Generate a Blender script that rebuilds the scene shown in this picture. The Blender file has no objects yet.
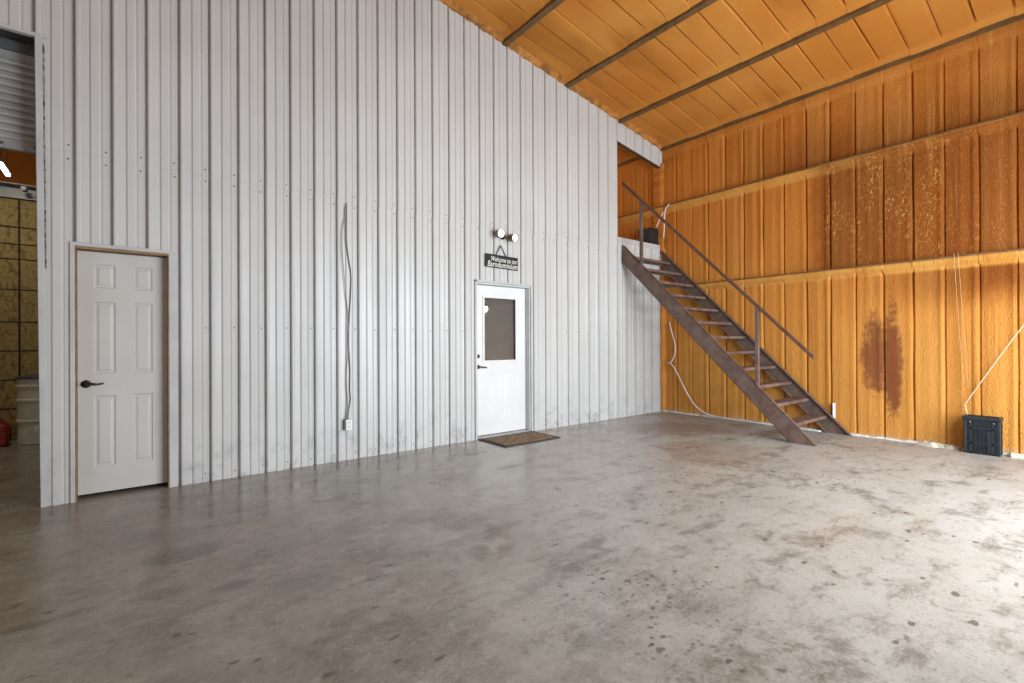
import bpy, bmesh, math, random
from mathutils import Vector, Matrix
R = random.Random(7)
C = bpy.context.scene.collection
PI = math.pi

# ------------------------------------------------------------------ node helper
class V:
    """a socket with arithmetic"""
    def __init__(s, t, k): s.t = t; s.k = k
    def _m(s, op, o=None, o2=None):
        n = s.t.nodes.new('ShaderNodeMath'); n.operation = op
        for i, a in enumerate((s, o, o2)):
            if a is None: continue
            if isinstance(a, V): s.t.links.new(a.k, n.inputs[i])
            else: n.inputs[i].default_value = a
        return V(s.t, n.outputs[0])
    def __add__(s, o): return s._m('ADD', o)
    def __sub__(s, o): return s._m('SUBTRACT', o)
    def __mul__(s, o): return s._m('MULTIPLY', o)
    def __truediv__(s, o): return s._m('DIVIDE', o)
    def mn(s, o): return s._m('MINIMUM', o)
    def mx(s, o): return s._m('MAXIMUM', o)
    def ab(s): return s._m('ABSOLUTE')
    def inv(s): return (s * -1.0) + 1.0
    def ss(s, a, b, lo=0.0, hi=1.0):
        n = s.t.nodes.new('ShaderNodeMapRange'); n.interpolation_type = 'SMOOTHSTEP'
        s.t.links.new(s.k, n.inputs[0])
        if a > b: a, b, lo, hi = b, a, hi, lo
        n.inputs[1].default_value = a; n.inputs[2].default_value = b
        n.inputs[3].default_value = lo; n.inputs[4].default_value = hi
        return V(s.t, n.outputs[0])

class Mat:
    def __init__(s, name, rough=0.6, metal=0.0, spec=0.5):
        s.m = bpy.data.materials.new(name); s.m.use_nodes = True
        s.t = s.m.node_tree; s.b = s.t.nodes['Principled BSDF']
        s.b.inputs['Roughness'].default_value = rough
        s.b.inputs['Metallic'].default_value = metal
        s.b.inputs['Specular IOR Level'].default_value = spec
        g = s.t.nodes.new('ShaderNodeNewGeometry'); s.P = g.outputs['Position']
        x = s.t.nodes.new('ShaderNodeSeparateXYZ'); s.t.links.new(s.P, x.inputs[0])
        s.x, s.y, s.z = (V(s.t, x.outputs[i]) for i in range(3))
        s.oc = None
    def obj(s):
        n = s.t.nodes.new('ShaderNodeTexCoord'); s.P = n.outputs['Object']
        x = s.t.nodes.new('ShaderNodeSeparateXYZ'); s.t.links.new(s.P, x.inputs[0])
        s.x, s.y, s.z = (V(s.t, x.outputs[i]) for i in range(3))
        return s
    def scaled(s, sc):
        n = s.t.nodes.new('ShaderNodeMapping'); n.inputs['Scale'].default_value = sc
        s.t.links.new(s.P, n.inputs[0]); return n.outputs[0]
    def noise(s, scale=1.0, detail=4.0, rough=0.55, sc=None, dist=0.0):
        n = s.t.nodes.new('ShaderNodeTexNoise'); n.inputs['Scale'].default_value = scale
        n.inputs['Detail'].default_value = detail; n.inputs['Roughness'].default_value = rough
        n.inputs['Distortion'].default_value = dist
        s.t.links.new(s.scaled(sc) if sc else s.P, n.inputs['Vector'])
        return V(s.t, n.outputs[0])
    def voro(s, scale=1.0, sc=None, feat='F1'):
        n = s.t.nodes.new('ShaderNodeTexVoronoi'); n.inputs['Scale'].default_value = scale; n.feature = feat
        s.t.links.new(s.scaled(sc) if sc else s.P, n.inputs['Vector'])
        return V(s.t, n.outputs[0])
    def mix(s, f, a, b, mode='MIX'):
        n = s.t.nodes.new('ShaderNodeMix'); n.data_type = 'RGBA'; n.blend_type = mode
        if isinstance(f, V): s.t.links.new(f.k, n.inputs[0])
        else: n.inputs[0].default_value = f
        for i, c in ((6, a), (7, b)):
            if isinstance(c, tuple): n.inputs[i].default_value = (*c, 1.0) if len(c) == 3 else c
            else: s.t.links.new(c, n.inputs[i])
        return n.outputs[2]
    def col(s, c):
        if isinstance(c, tuple): s.b.inputs['Base Color'].default_value = (*c, 1.0)
        else: s.t.links.new(c, s.b.inputs['Base Color'])
        return s
    def rough(s, v): s.t.links.new(v.k, s.b.inputs['Roughness']); return s
    def bump(s, v, strength=0.3, dist=0.01):
        n = s.t.nodes.new('ShaderNodeBump'); n.inputs['Strength'].default_value = strength
        n.inputs['Distance'].default_value = dist
        s.t.links.new(v.k, n.inputs['Height']); s.t.links.new(n.outputs[0], s.b.inputs['Normal'])
        return s

def simple(name, c, rough=0.6, metal=0.0, vary=0.12, scale=8.0, bump=0.0, spec=0.5):
    m = Mat(name, rough, metal, spec)
    n = m.noise(scale, 5.0)
    d = tuple(x * (1 - vary * 1.6) for x in c); l = tuple(min(1, x * (1 + vary)) for x in c)
    m.col(m.mix(n.ss(0.3, 0.7), d, l))
    if bump: m.bump(m.noise(scale * 6, 4.0), bump, 0.004)
    return m.m

def emit(name, c, strength):
    m = bpy.data.materials.new(name); m.use_nodes = True
    b = m.node_tree.nodes['Principled BSDF']
    b.inputs['Base Color'].default_value = (*c, 1); b.inputs['Emission Color'].default_value = (*c, 1)
    b.inputs['Emission Strength'].default_value = strength
    return m

# ------------------------------------------------------------------ mesh helper
class MB:
    def __init__(s): s.v = []; s.f = []; s.mi = []
    def quad(s, a, b, c, d, m=0):
        i = len(s.v); s.v += [a, b, c, d]; s.f.append((i, i + 1, i + 2, i + 3)); s.mi.append(m)
    def box(s, x0, x1, y0, y1, z0, z1, m=0, rot=None, at=None):
        p = [Vector((x, y, z)) for z in (z0, z1) for y in (y0, y1) for x in (x0, x1)]
        if rot is not None: p = [rot @ q for q in p]
        if at is not None: p = [q + Vector(at) for q in p]
        i = len(s.v); s.v += [tuple(q) for q in p]
        for f in ((0, 2, 3, 1), (4, 5, 7, 6), (0, 1, 5, 4), (2, 6, 7, 3), (0, 4, 6, 2), (1, 3, 7, 5)):
            s.f.append(tuple(i + k for k in f)); s.mi.append(m)
        return s
    def prism(s, pts, ax, a, b, m=0):
        """polygon pts (2D, other two axes in order) extruded along axis ax from a to b"""
        def P(p, t):
            q = list(p); q.insert(ax, t); return tuple(q)
        i = len(s.v); n = len(pts)
        s.v += [P(p, a) for p in pts] + [P(p, b) for p in pts]
        s.f.append(tuple(i + k for k in range(n))[::-1]); s.f.append(tuple(i + n + k for k in range(n))); s.mi += [m, m]
        for k in range(n):
            s.f.append((i + k, i + (k + 1) % n, i + n + (k + 1) % n, i + n + k)); s.mi.append(m)
        return s
    def tube(s, pts, r, n=10, m=0, caps=True):
        pts = [Vector(p) for p in pts]; rings = []
        up = Vector((0.31, 0.17, 0.93)).normalized()
        for k, p in enumerate(pts):
            d = (pts[min(k + 1, len(pts) - 1)] - pts[max(k - 1, 0)]).normalized()
            a = d.cross(up)
            if a.length < 1e-3: a = d.cross(Vector((1, 0, 0)))
            a.normalize(); b = d.cross(a)
            rr = r[k] if isinstance(r, (list, tuple)) else r
            i = len(s.v); rings.append(i)
            s.v += [tuple(p + (a * math.cos(2 * PI * j / n) + b * math.sin(2 * PI * j / n)) * rr) for j in range(n)]
        for u, w in zip(rings, rings[1:]):
            for j in range(n):
                s.f.append((u + j, u + (j + 1) % n, w + (j + 1) % n, w + j)); s.mi.append(m)
        if caps:
            s.f.append(tuple(rings[0] + j for j in range(n))[::-1]); s.f.append(tuple(rings[-1] + j for j in range(n))); s.mi += [m, m]
        return s
    def lathe(s, prof, c=(0, 0, 0), axis=(0, 0, 1), n=32, m=0):
        ax = Vector(axis).normalized(); a = ax.orthogonal().normalized(); b = ax.cross(a); c = Vector(c); rings = []
        for r, h in prof:
            rings.append(len(s.v))
            s.v += [tuple(c + ax * h + (a * math.cos(2 * PI * j / n) + b * math.sin(2 * PI * j / n)) * r) for j in range(n)]
        for u, w in zip(rings, rings[1:]):
            for j in range(n):
                s.f.append((u + j, u + (j + 1) % n, w + (j + 1) % n, w + j)); s.mi.append(m)
        s.f.append(tuple(rings[0] + j for j in range(n))[::-1]); s.f.append(tuple(rings[-1] + j for j in range(n))); s.mi += [m, m]
        return s
    def build(s, name, mats, parent=None, bevel=0.0, smooth=None, loc=None, recalc=True):
        me = bpy.data.meshes.new(name); me.from_pydata([tuple(p) for p in s.v], [], s.f)
        for mm in (mats if isinstance(mats, (list, tuple)) else [mats]): me.materials.append(mm)
        me.polygons.foreach_set('material_index', s.mi)
        if recalc:
            b = bmesh.new(); b.from_mesh(me); bmesh.ops.recalc_face_normals(b, faces=b.faces); b.to_mesh(me); b.free()
        if smooth: me.shade_smooth()
        if smooth and smooth is not True: me.set_sharp_from_angle(angle=math.radians(smooth))
        o = bpy.data.objects.new(name, me); C.objects.link(o)
        if parent is not None:
            o.parent = parent
            o.location = -Vector(parent.location) if parent.type == 'EMPTY' or parent.location.length else (0, 0, 0)
            if parent.parent is not None: o.location = (0, 0, 0)
        if bevel:
            bm = o.modifiers.new('bevel', 'BEVEL'); bm.width = bevel; bm.segments = 2; bm.limit_method = 'ANGLE'
        return o

def thing(name, label, cat, loc, group=None):
    o = bpy.data.objects.new(name, None); C.objects.link(o); o.location = loc
    o.empty_display_size = 0.1
    return tag(o, label, cat, group)
def tag(o, label, cat, group=None):
    o['label'] = label; o['category'] = cat
    if group: o['group'] = group
    return o
def struct(o, label=None, cat=None):
    o['kind'] = 'structure'
    if label: o['label'] = label
    if cat: o['category'] = cat
    return o
def spline(pts, n=8):
    P = [Vector(p) for p in pts]; P = [P[0] * 2 - P[1]] + P + [P[-1] * 2 - P[-2]]; out = []
    for i in range(1, len(P) - 2):
        a, b, c, d = P[i - 1:i + 3]
        for k in range(n):
            t = k / n
            out.append(0.5 * ((2 * b) + (c - a) * t + (2 * a - 5 * b + 4 * c - d) * t * t + (3 * b - a - 3 * c + d) * t ** 3))
    return out + [P[-2]]
def sst(a, b, t):
    t = max(0.0, min(1.0, (t - a) / (b - a))); return t * t * (3 - 2 * t)

# ------------------------------------------------------------------ dimensions
RP = 0.23623                       # rib pitch of the white panels
RX = -4.38396                      # one groove of the white wall
AP = 0.30715                       # rib pitch of the foam-covered panels
AY = -0.29372                      # first foam groove on the east wall
def roof(x): return 4.865 - 0.154 * x
ZSEAM, ZROW = 2.864, 1.449
YS, XW, YN = -7.2, -13.0, 9.0      # unseen south wall, unseen west wall, far north wall
G1, G2 = 2.293, 3.802              # girt top edges on the east wall
PUR = [-0.03, -1.247, -2.513, -3.723, -4.96, -6.2, -7.44, -8.68, -9.92, -11.16, -12.4]

# ------------------------------------------------------------------ materials
def white_metal():
    m = Mat('white_painted_steel', 0.38, 0.0, 0.5)
    a = m.noise(0.7, 4.0); st = m.noise(1.0, 5.0, 0.6, sc=(9, 9, 0.35)); f = m.noise(14, 5.0, 0.65)
    c = m.mix(a.ss(0.3, 0.7), (0.535, 0.52, 0.490), (0.595, 0.58, 0.550))
    c = m.mix(st.ss(0.45, 0.75) * 0.25, c, (0.43, 0.42, 0.40))
    # scuffs near the floor and a faint dirty band at hand height
    s1 = m.z.ss(0.55, 0.10) * m.noise(5.0, 6.0, 0.7).ss(0.48, 0.66) * 0.60
    s2 = (m.z - 0.95).ab().ss(0.16, 0.02) * m.noise(2.2, 6.0, 0.7).ss(0.52, 0.72) * 0.30
    s3 = f.ss(0.68, 0.80) * m.noise(1.3, 3.0).ss(0.45, 0.65) * 0.35
    c = m.mix(s1.mx(s2).mx(s3), c, (0.30, 0.30, 0.30))
    m.col(c); m.rough(st.ss(0.3, 0.8, 0.30, 0.50))
    m.bump(m.noise(1.6, 2.0, sc=(1, 1, 0.6)), 0.25, 0.01)
    return m.m
M_WHITE = white_metal()
M_TRIM = simple('white_trim_steel', (0.52, 0.51, 0.49), 0.4, 0, 0.06, 3)
M_SCREW = simple('zinc_screw', (0.10, 0.10, 0.10), 0.5, 0.6, 0.1, 30)

def foam(name, ceiling=False):
    m = Mat(name, 0.78, 0.0, 0.15)
    u = m.y * -1.0
    if not ceiling:
        big = m.noise(0.55, 4.0); st = m.noise(1.0, 5.0, 0.6, sc=(1, 7, 0.55)); fine = m.noise(11, 6.0, 0.7)
        w = m.noise(2.4, 5.0, 0.65)
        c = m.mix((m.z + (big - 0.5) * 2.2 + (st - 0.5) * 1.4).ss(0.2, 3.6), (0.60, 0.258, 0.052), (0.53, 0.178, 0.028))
        c = m.mix(st.ss(0.55, 0.8) * 0.35, c, (0.60, 0.33, 0.085))
        c = m.mix(st.ss(0.42, 0.22) * 0.40, c, (0.31, 0.105, 0.014))
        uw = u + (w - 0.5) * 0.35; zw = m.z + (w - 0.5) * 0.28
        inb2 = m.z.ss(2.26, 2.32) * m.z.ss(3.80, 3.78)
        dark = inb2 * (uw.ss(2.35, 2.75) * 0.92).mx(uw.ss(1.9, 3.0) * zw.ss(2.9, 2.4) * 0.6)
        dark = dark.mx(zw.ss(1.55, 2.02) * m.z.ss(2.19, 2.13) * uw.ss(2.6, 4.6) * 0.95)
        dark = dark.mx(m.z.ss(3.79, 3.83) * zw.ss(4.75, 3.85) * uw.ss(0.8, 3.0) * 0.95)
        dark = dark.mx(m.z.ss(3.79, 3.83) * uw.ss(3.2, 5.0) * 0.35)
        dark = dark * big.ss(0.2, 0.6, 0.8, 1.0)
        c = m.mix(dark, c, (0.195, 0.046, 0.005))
        # yellow foam showing through chipped skin
        chip = m.noise(34, 8.0, 0.8, sc=(1, 1.0, 0.55)).ss(0.52, 0.60) * m.noise(2.2, 5.0, 0.65, sc=(1, 1.6, 0.5)).ss(0.42, 0.62)
        chip = chip * inb2 * (u.ss(2.6, 2.8) * u.ss(4.9, 3.6)) 
        chip2 = m.noise(60, 4.0, 0.7).ss(0.60, 0.68) * u.ss(1.6, 4.0) * (w.ss(0.4, 0.6) * 0.7 + 0.15)
        c = m.mix(chip.mx(chip2) * 0.85, c, (0.66, 0.36, 0.095))
        # purple-red scorch stain
        def ell(y0, z0, ry, rz):
            return (((u - y0) / ry) * ((u - y0) / ry) + ((m.z - z0) / rz) * ((m.z - z0) / rz)) + (w - 0.5) * 2.2 + (fine - 0.5) * 2.6
        s = ell(3.27, 1.10, 0.17, 0.52).mn(ell(3.45, 1.05, 0.10, 0.72))
        c = m.mix(s.ss(1.5, 0.35) * 0.85, c, (0.150, 0.034, 0.018))
        wn = m.t.nodes.new('ShaderNodeTexWhiteNoise'); wn.noise_dimensions = '1D'
        kk = (((m.y - AY) / AP)._m('FLOOR') + (m.z.ss(2.292, 2.296) + m.z.ss(3.80, 3.804)) * 37.0); m.t.links.new(kk.k, wn.inputs['W'])
        bay = V(m.t, wn.outputs['Value'])
        c = m.mix(bay.ss(0.5, 1.0) * 0.20, c, (0.34, 0.115, 0.014)); c = m.mix(bay.ss(0.4, 0.0) * 0.13, c, (0.64, 0.34, 0.085))
        bs = m.voro(70).ss(0.0, 0.7)
        m.bump(bs * 0.5 + fine * 0.9 + st * 1.2, 0.75, 0.014)
        sk = m.noise(1.0, 4.0, 0.6, sc=(1, 16, 0.35))
        c = m.mix(sk.ss(0.56, 0.72) * 0.40, c, (0.30, 0.10, 0.013)); c = m.mix(sk.ss(0.42, 0.28) * 0.30, c, (0.64, 0.36, 0.09))
        lip = m.z.ss(2.15, 2.18) * m.z.ss(2.32, 2.29) + m.z.ss(3.66, 3.69) * m.z.ss(3.82, 3.80) * u.ss(3.6, 2.2)
        c = m.mix(lip * w.ss(0.3, 0.55) * 0.4, c, (0.68, 0.38, 0.09))
        c = m.mix(m.z.ss(0.10, 0.0) * w.ss(0.4, 0.6) * 0.6, c, (0.42, 0.36, 0.26))
    else:
        big = m.noise(0.8, 4.0); st = m.noise(1.0, 5.0, 0.6, sc=(0.5, 6, 0.5)); fine = m.noise(10, 6.0, 0.7)
        cells = m.noise(1.0, 2.0, 0.5, sc=(0.55, 1.6, 0.5))
        c = m.mix(big.ss(0.3, 0.7), (0.58, 0.240, 0.046), (0.51, 0.178, 0.027))
        c = m.mix(cells.ss(0.5, 0.68) * 0.55, c, (0.33, 0.105, 0.014))
        c = m.mix(st.ss(0.55, 0.8) * 0.30, c, (0.46, 0.245, 0.075))
        m.bump(fine * 0.8 + st * 0.8, 0.4, 0.012)
    m.col(c)
    return m.m
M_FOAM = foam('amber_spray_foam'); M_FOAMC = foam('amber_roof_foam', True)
M_DFOAM = simple('shaded_roof_foam', (0.42, 0.165, 0.026), 0.7, 0, 0.3, 9, 0.5)  # roof foam in a darker tone, painting in the shade along the wall top
def rust(name, a, b, rough=0.6):
    m = Mat(name, rough, 0.0, 0.4)
    n = m.noise(7, 6.0, 0.7); f = m.noise(45, 5.0, 0.7)
    c = m.mix(n.ss(0.35, 0.65), a, b); c = m.mix(f.ss(0.60, 0.72) * 0.5, c, tuple(x * 1.9 for x in b))
    m.col(c); m.bump(f, 0.25, 0.003); return m.m
M_PURL = rust('primed_purlin_steel', (0.105, 0.052, 0.017), (0.165, 0.085, 0.027))
M_STAIR = rust('rust_primed_steel', (0.110, 0.068, 0.052), (0.180, 0.116, 0.090), 0.55)
M_TREAD = rust('worn_tread_steel', (0.12, 0.070, 0.055), (0.21, 0.140, 0.112), 0.55)
M_RAIL = rust('brown_rail_steel', (0.090, 0.040, 0.022), (0.130, 0.062, 0.038), 0.5)
M_GREY = simple('grey_galvanised_steel', (0.30, 0.295, 0.27), 0.5, 0.2, 0.1, 5)
M_BLACK = simple('black_plastic', (0.018, 0.021, 0.025), 0.42, 0, 0.2, 20)
M_CRATE = simple('black_crate_plastic', (0.012, 0.017, 0.021), 0.35, 0, 0.2, 20)
M_WOOD = simple('raw_pine_jamb', (0.30, 0.17, 0.075), 0.7, 0, 0.2, 14)
M_DOOR1 = simple('cream_door_paint', (0.56, 0.535, 0.49), 0.45, 0, 0.03, 2)
M_DOOR2 = simple('white_door_paint', (0.73, 0.715, 0.69), 0.4, 0, 0.03, 2)
M_FRAME2 = simple('white_door_frame', (0.56, 0.56, 0.55), 0.45, 0, 0.05, 3)
M_BRONZE = simple('dark_bronze', (0.055, 0.040, 0.026), 0.35, 0.7, 0.2, 20)
M_CABLE = simple('white_cable_sheath', (0.78, 0.76, 0.72), 0.5, 0, 0.05, 20)
M_GCABLE = simple('grey_cable_sheath', (0.13, 0.13, 0.125), 0.5, 0, 0.1, 20)
M_PLASTER = simple('white_plastic', (0.75, 0.74, 0.71), 0.4, 0, 0.04, 20)
M_LAMPB = simple('olive_bronze', (0.20, 0.155, 0.075), 0.4, 0.4, 0.15, 20)
M_CLIP = simple('grey_clip', (0.20, 0.22, 0.23), 0.4)
M_SCRAP = simple('dusty_foam_scrap', (0.58, 0.50, 0.38), 0.9, 0, 0.25, 18, 0.5)

def concrete():
    m = Mat('polished_concrete', 0.4, 0.0, 0.5)
    big = m.noise(0.42, 5.0, 0.6); mid = m.noise(1.7, 7.0, 0.66, dist=0.6); fine = m.noise(16, 7.0, 0.7)
    dirn = m.noise(1.0, 6.0, 0.68, sc=(0.9, 2.8, 1), dist=0.5)
    c = m.mix(big.ss(0.32, 0.68), (0.215, 0.198, 0.168), (0.270, 0.257, 0.230))
    c = m.mix(mid.ss(0.40, 0.68) * 0.5, c, (0.35, 0.342, 0.325))
    c = m.mix(dirn.ss(0.49, 0.34) * 0.75, c, (0.150, 0.136, 0.118))
    # paler concrete toward the big door, browner toward the far room
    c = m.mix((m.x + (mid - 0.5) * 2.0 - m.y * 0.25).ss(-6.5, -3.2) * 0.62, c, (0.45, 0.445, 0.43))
    g1 = m.noise(2.6, 10.0, 0.76, dist=0.3); g2 = m.noise(1.0, 9.0, 0.78, sc=(2.2, 5.5, 1)); g3 = m.noise(70, 4.0, 0.75)
    c = m.mix(g1.ss(0.50, 0.62) * 0.50, c, (0.40, 0.39, 0.365)); c = m.mix(g1.ss(0.49, 0.36) * 0.70, c, (0.125, 0.112, 0.094))
    c = m.mix(g2.ss(0.49, 0.34) * 0.70, c, (0.130, 0.116, 0.100)); c = m.mix(g2.ss(0.55, 0.66) * 0.35, c, (0.43, 0.42, 0.40))
    c = m.mix((m.x + (big - 0.5) * 2.5).ss(-6.2, -8.6) * 0.40, c, (0.225, 0.195, 0.140))
    # red-brown stain in front of the stairs
    def spot(x0, y0, rx, ry):
        a = (m.x - x0) / rx; b = (m.y - y0) / ry
        return (a * a + b * b + (mid - 0.5) * 2.4 + (fine - 0.5) * 0.8)
    c = m.mix(spot(-1.5, -1.25, 0.85, 0.75).ss(1.1, 0.3) * 0.65, c, (0.170, 0.110, 0.085))
    c = m.mix(spot(-2.5, -2.3, 0.8, 0.6).ss(1.1, 0.3) * 0.35, c, (0.20, 0.145, 0.13))
    c = m.mix(spot(-7.53, -1.74, 0.26, 0.13).ss(1.1, 0.4) * 0.55, c, (0.085, 0.08, 0.078))
    c = m.mix(spot(-5.95, -2.35, 0.24, 0.16).ss(1.1, 0.4) * 0.45, c, (0.12, 0.115, 0.11))
    for q in ((-7.68, -2.24, 0.13, 0.07), (-7.36, -2.37, 0.11, 0.05), (-7.98, -2.19, 0.09, 0.04), (-8.17, -2.21, 0.10, 0.05), (-5.5, -3.2, 0.16, 0.06)):
        c = m.mix(spot(*q).ss(1.4, 0.0) * 0.5, c, (0.085, 0.078, 0.068))
    # oil drips and pits
    vr = m.voro(17, sc=(1, 1.35, 1))
    drops = (vr + (fine - 0.5) * 0.9).ss(0.30, 0.17) * m.noise(0.9, 3.0).ss(0.50, 0.66) * m.y.ss(-1.6, -2.6)
    c = m.mix(drops * 0.75, c, (0.105, 0.098, 0.090))
    vs = m.voro(2.9, sc=(1.6, 3.2, 1))
    gouge = (vs + (fine - 0.5) * 0.55 + (mid - 0.5) * 0.5).ss(0.125, 0.045)
    c = m.mix(gouge * 0.8, c, (0.07, 0.062, 0.054))
    c = m.mix(fine.ss(0.54, 0.68) * 0.40, c, (0.42, 0.41, 0.395))
    c = m.mix(fine.ss(0.46, 0.32) * 0.55, c, (0.125, 0.114, 0.10))
    c = m.mix(g3.ss(0.54, 0.68) * 0.60, c, (0.115, 0.105, 0.094)); c = m.mix(g3.ss(0.45, 0.32) * 0.45, c, (0.42, 0.41, 0.39))
    c = m.mix(1.0, c, (1.04, 1.0, 0.925), 'MULTIPLY')
    m.col(c)
    m.rough(((mid * 0.5 + dirn * 0.5).ss(0.35, 0.65, 0.14, 0.36) + (m.x - m.y * 0.6 + (mid - 0.5) * 2.0).ss(-2.2, 0.6) * 0.30))
    m.bump(mid * 0.5 + fine * 0.3 + g3 * 0.12 - gouge * 0.4, 0.12, 0.01)
    return m.m
M_FLOOR = concrete()
def osb():
    m = Mat('oriented_strand_board', 0.75)
    v = m.voro(16, sc=(1.6, 1, 0.8)); n = m.noise(22, 5.0, 0.7)
    c = m.mix(n.ss(0.3, 0.7), (0.20, 0.135, 0.035), (0.38, 0.27, 0.085))
    c = m.mix(v.ss(0.62, 0.8) * 0.6, c, (0.10, 0.062, 0.018))
    m.col(c); return m.m
M_OSB = osb()

# ------------------------------------------------------------------ setting: floor
b = MB(); b.box(XW - 0.2, 0.25, YS - 0.2, YN + 0.2, -0.15, 0.0)
struct(b.build('floor', M_FLOOR))
b = MB(); b.box(XW - 20, 22, YS - 25, YS - 0.2, -0.30, -0.10)
struct(b.build('ground', simple('gravel_yard', (0.42, 0.40, 0.36), 0.9, 0, 0.2, 2)))

# ------------------------------------------------------------------ setting: east wall (foam over ribbed panel)
def groove_samples(lo, hi, first, pitch):
    s = {lo, hi}
    k = math.floor((lo - first) / pitch) - 1
    while first + k * pitch < hi + pitch:
        c = first + k * pitch
        for d in (-0.046, -0.020, -0.011, -0.005, 0.0, 0.005, 0.011, 0.020, 0.038, 0.055, 0.066, 0.078, 0.12, 0.15, 0.165, 0.18, 0.215):
            if lo < c + d < hi: s.add(round(c + d, 5))
        k += 1
    return sorted(s)
def rib_profile(t, k, ceiling=False):
    """height of the foam surface at offset t (0..pitch) from the groove; positive = towards the room"""
    rr = random.Random(k * 31 + (5 if ceiling else 0))
    dep = (0.045 if ceiling else 0.034) * rr.uniform(0.5, 1.25); wid = 0.0115 * rr.uniform(0.75, 1.3)
    tt = t if t < AP / 2 else t - AP
    h = -dep * max(0.0, 1 - (abs(tt) / wid) ** 2) if abs(tt) < wid else 0.0
    if not ceiling:
        h += 0.010 * rr.uniform(0.5, 1.2) * sst(0.008, 0.035, t) * (1 - sst(0.045, 0.085, t))
        h += 0.006 * rr.uniform(0.2, 1.2) * sst(0.118, 0.15, t) * (1 - sst(0.18, 0.217, t))
    else:
        h += 0.003 * math.sin(t / AP * PI)
    return h
def foam_grid(name, us, vs, hfun, pos, mat):
    b = MB(); n = len(vs)
    for u in us:
        for v in vs: b.v.append(pos(u, v, hfun(u, v)))
    for i in range(len(us) - 1):
        for j in range(n - 1):
            b.f.append((i * n + j, i * n + j + 1, (i + 1) * n + j + 1, (i + 1) * n + j)); b.mi.append(0)
    return b.build(name, mat, smooth=24, recalc=False)
ZS = sorted({0, 0.04, 0.3, 0.6, 0.9, 1.2, 1.5, 1.8, 2.0,
             *[g + d for g in (G1, G2) for d in (-0.22, -0.17, -0.145, -0.125, -0.105, -0.09, -0.075, -0.06, -0.045, -0.03, -0.015, -0.004, 0.0, 0.003, 0.02, 0.06, 0.15)],
             2.7, 3.0, 3.3, 3.5, 4.1, 4.3, 4.5, 4.62, 4.68, 4.71, 4.74, 4.78, 4.86, 5.0})
def east_h(y, z):
    k = math.floor((y - AY) / AP); t = (y - AY) - k * AP
    h = rib_profile(t, k)
    rr = random.Random(k * 7 + 3)
    fade = 1.0; led = 0.0
    for g in (G1, G2):
        bottom = g - 0.085 - 0.04 * rr.random()
        if bottom - 0.06 < z < g + 0.05:
            fade = 1 - sst(bottom - 0.035, bottom + 0.02, z) if z < g else sst(g + 0.0, g + 0.03, z)
            led = 0.066 * sst(bottom - 0.03, g - 0.03, z) if z <= g else 0.0
    if z > 4.66: fade = 1 - sst(4.69, 4.73, z); led = 0.03 * sst(4.70, 4.78, z)
    st_ = random.Random(round(y * 1e4)).uniform(-0.0025, 0.0025) * (0.6 + 0.4 * math.sin(z * 2.2 + k))
    wob = st_ + 0.005 * math.sin(z * 5.1 + k * 2.3) * math.sin(y * 3.3 + 1) + 0.003 * math.sin(z * 17 + y * 9)
    return h * fade + led + wob
ys = groove_samples(YS, YN, AY, AP)
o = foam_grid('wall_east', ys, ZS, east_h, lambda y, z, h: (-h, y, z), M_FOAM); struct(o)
b = MB(); b.box(0.06, 0.14, YS, YN, 0, 5.2)
struct(b.build('wall_outer_east', M_WHITE))
# exposed steel edge of each girt
for i, g in enumerate((G1, G2)):
    b = MB(); n = 90; ring = []
    for k in range(n + 1):
        y = YS + (YN - YS) * k / n
        w = 0.003 * math.sin(k * 1.7)
        ring.append((y, w))
    for (y0, w0), (y1, w1) in zip(ring, ring[1:]):
        for (xa, xb_, za, zb) in ((-0.084, -0.02, -0.004, 0.013),):
            A = [(xa + w0, y0, g + za), (xb_, y0, g + za), (xb_, y0, g + zb), (xa + w0, y0, g + zb)]
            B = [(xa + w1, y1, g + za), (xb_, y1, g + za), (xb_, y1, g + zb), (xa + w1, y1, g + zb)]
            for q in range(4): b.quad(A[q], A[(q + 1) % 4], B[(q + 1) % 4], B[q])
    struct(b.build('trim_%d' % (i + 1), M_PURL))
# pale strip along the foot of the foam
b = MB(); n = 70
for k in range(n):
    y0 = YS + (0.0 - YS) * k / n; y1 = YS + (0.0 - YS) * (k + 1) / n
    h0 = 0.020 + 0.006 * math.sin(k * 2.1); b.box(-0.055 - 0.008 * math.sin(k * 1.3), 0.0, y0, y1, 0, h0)
struct(b.build('baseboard_east', simple('pale_sill_strip', (0.70, 0.68, 0.63), 0.7, 0, 0.1, 12)))

# ------------------------------------------------------------------ setting: roof
xs = {XW, 0.02}
for p in PUR:
    for d in (-0.20, -0.155, -0.135, -0.115, -0.09, -0.06, -0.03, 0.0, 0.03, 0.06, 0.09, 0.12, 0.15, 0.20):
        if XW < p + d < 0.02: xs.add(round(p + d, 4))
for k in range(27): xs.add(-0.5 * k if -0.5 * k > XW else XW)
xs = sorted(xs)
def ceil_h(x, y):
    k = math.floor((y - AY) / AP); t = (y - AY) - k * AP
    h = rib_profile(t, k, True); fade = 1.0; led = 0.0
    for i, p in enumerate(PUR):
        d = x - p; rr = random.Random(k * 13 + i)
        if d < 0:
            e = -0.12 - 0.03 * rr.random()
            if d > e - 0.05: fade = 1 - sst(e - 0.02, e + 0.01, d); led = 0.034 * sst(e - 0.01, -0.05, d)
        else:
            if d < 0.2: fade = sst(0.06, 0.09, d); led = max(led, 0.045 * (1 - sst(0.0, 0.07, d)))
    wob = 0.006 * math.sin(x * 2.3 + k * 1.9) + 0.003 * math.sin(x * 9 + y * 6)
    return h * fade + led + wob
ysr = groove_samples(YS, 1.8, AY, AP) + [3, 5, 7, YN]
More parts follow.
